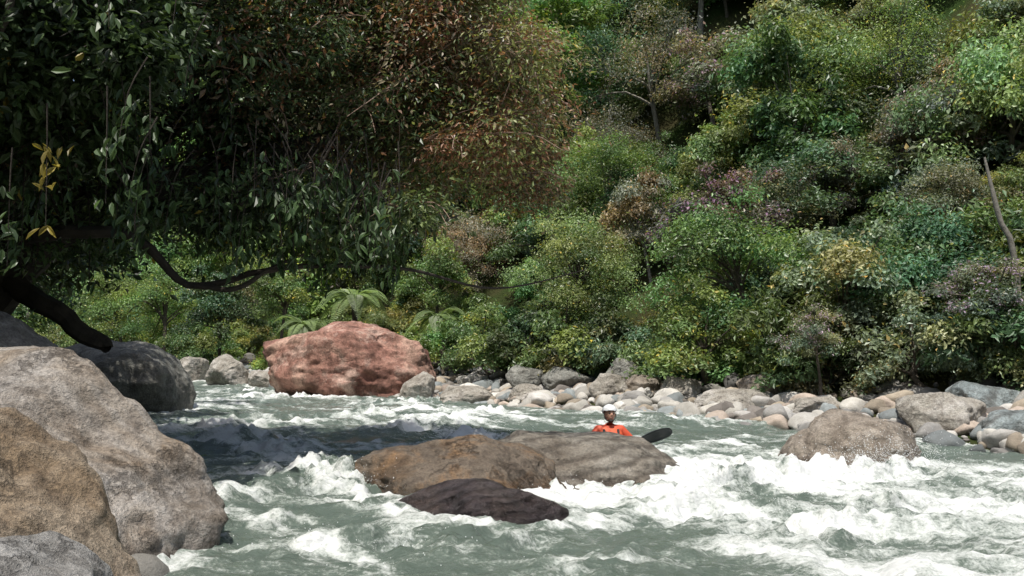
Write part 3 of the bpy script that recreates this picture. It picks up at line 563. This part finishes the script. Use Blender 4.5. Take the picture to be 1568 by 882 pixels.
def k2w(p): p=np.array(p)*KS; return np.array([KX+p[0]*kc-p[1]*ks,KY+p[0]*ks+p[1]*kc,KZ+p[2]])
hl=np.array([-.25,-.33,.285]); hr=np.array([.27,-.31,.385]); ax=unit(hr-hl); mid=(hl+hr)/2
pad=empty('kayak_paddle')
c0=k2w(mid-ax*.78); c1=k2w(mid+ax*.40)
V,F=tube([c0,c1],[.015,.015],10,2); link(bpy.data.objects.new('shaft',mesh_np('shaft',V,F,[blk])),pad)
def blade(start,axd,up):
    axd=unit(axd); up=unit(up-axd*(up@axd)); nn=np.cross(axd,up); n=14; V=[];F=[]
    for i in range(n+1):
        t_=i/n; w=.10*(math.sin(math.pi*min(1,t_*.80+.06))**.6) if i<n else .03
        for j,q in enumerate(np.linspace(-1,1,7)):
            for sg in (0,1): V.append(start+axd*t_*.48+up*q*w+nn*(.02*math.cos(t_*3)*q*q+(.004 if sg else -.004)+(.012*(1-abs(q))**3*(1-t_)*(1 if sg else -1))))
    idx=lambda i,j,s_: (i*7+j)*2+s_
    for i in range(n):
        for j in range(6):
            for s_ in(0,1): F.append((idx(i,j,s_),idx(i+1,j,s_),idx(i+1,j+1,s_),idx(i,j+1,s_)))
        for j in(0,6): F.append((idx(i,j,0),idx(i+1,j,0),idx(i+1,j,1),idx(i,j,1)))
    for j in range(6):
        for i in(0,n): F.append((idx(i,j,0),idx(i,j,1),idx(i,j+1,1),idx(i,j+1,0)))
    link(bpy.data.objects.new('blade',mesh_np('blade',np.array(V),F,[padm])),pad)
aw=unit(c1-c0); blade(c1-aw*.05,aw,np.array([.1,-.5,.85])); blade(c0+aw*.05,-aw,np.array([.1,-.8,.3]))
def hand(name,g,wr,sg):
    g=np.array(g);wr=np.array(wr); a=ax; b=wr-g; b=unit(b-a*(b@a)); c=np.cross(a,b)
    P=[tuple(wr),tuple(g+b*.05+c*.005),tuple(g+b*.034)]; E=[(0,1),(1,2)]; RR=[.026,(.034,.02),(.036,.016)]
    for i,(of,ln) in enumerate([(-.033,.85),(-.011,1.0),(.011,.95),(.033,.75)]):
        b0=len(P); ang=[20,80,150,150+60*ln]
        for k_,an in enumerate(ang):
            an=math.radians(an); P.append(tuple(g+a*of*(1 if k_ else .9)+(b*math.cos(an)+c*math.sin(an))*.027)); RR.append([.0095,.009,.0085,.007][k_])
            E.append((2 if k_==0 else b0+k_-1,b0+k_))
    b0=len(P)
    for k_,an in enumerate([-25,-80,-140]):
        an=math.radians(an); P.append(tuple(g-sg*a*(.035-.01*k_)+(b*math.cos(an)+c*math.sin(an))*.029)); RR.append([.012,.011,.009][k_]); E.append((1 if k_==0 else b0+k_-1,b0+k_))
    skin_obj(name,P,E,RR,skn,kp,0,1)
hand('right_hand',hl,(-.25,-.27,.29),-1); hand('left_hand',hr,(.27,-.25,.37),1)
ky=empty('kayak',(KX,KY,KZ)); ky.rotation_euler=(0,0,math.radians(6)); ky.scale=(KS,)*3
n=36; V=[];F=[]
for i in range(n+1):
    t_=i/n; y=-1.25+2.5*t_; w=.31*max(.02,math.sin(math.pi*(.02+.96*t_)))**.65; top=.10+.10*math.sin(math.pi*t_)+.12*abs(2*t_-1)**2.5; bot=-.12+.16*abs(2*t_-1)**3
    for j in range(20):
        an=j/20*2*math.pi; ca,sa=math.cos(an),math.sin(an); V.append((w*np.sign(ca)*abs(ca)**.7,y,(top if sa>0 else -bot)*sa*1.0 if abs(sa)>0 else 0))
for i in range(n):
    for j in range(20): F.append((i*20+j,i*20+(j+1)%20,(i+1)*20+(j+1)%20,(i+1)*20+j))
F.append(tuple(range(19,-1,-1))); F.append(tuple(n*20+j for j in range(20)))
link(bpy.data.objects.new('hull',mesh_np('hull',np.array(V),F,[kym])),ky)
V,F=tube([(math.cos(q)*.21,math.sin(q)*.30-.05,.20) for q in np.linspace(0,2*math.pi,25)],[.018]*25,7,1); link(bpy.data.objects.new('cockpit_rim',mesh_np('cockpit_rim',V,F,[blk])),ky)
a=np.linspace(0,2*np.pi,28,endpoint=False); V=np.concatenate([np.stack([w*np.cos(a),d_*np.sin(a)-.05*(1-k_),np.full(28,z)],1) for k_,(w,d_,z) in enumerate([(.215,.31,.205),(.19,.2,.22)])])
link(bpy.data.objects.new('spray_skirt',mesh_np('spray_skirt',V,[(j,(j+1)%28,28+(j+1)%28,28+j) for j in range(28)],[blk])),ky)
# ---------------------------------------------------------------- light, sky, camera
sd=Vector((-0.12,-0.30,0.92)).normalized()
el=math.asin(sd.z)
sun=bpy.data.lights.new('sun','SUN'); sun.energy=4.9; sun.angle=math.radians(.5); sun.color=(1,.96,.89)
so=bpy.data.objects.new('sun',sun); so.rotation_euler=sd.to_track_quat('Z','Y').to_euler(); link(so)
w=bpy.data.worlds.new('World'); sc.world=w; w.use_nodes=True; nt=w.node_tree; bg=nt.nodes['Background']
sk=nt.nodes.new('ShaderNodeTexSky'); sk.sky_type='NISHITA'; sk.sun_disc=False; sk.sun_elevation=el; sk.sun_rotation=math.atan2(sd.x,sd.y); sk.dust_density=3.0; sk.ozone_density=.5
nt.links.new(sk.outputs[0],bg.inputs[0]); bg.inputs[1].default_value=.15
cam=bpy.data.cameras.new('camera'); cam.sensor_width=36; cam.lens=36*1540/1568; cam.clip_end=2000; cam.clip_start=.1
co=bpy.data.objects.new('camera',cam); co.location=(0,0,1.6); co.rotation_euler=(math.radians(90+2.94),0,0); link(co); sc.camera=co
sc.view_settings.view_transform='Standard'; sc.view_settings.look='None'; sc.view_settings.exposure=0
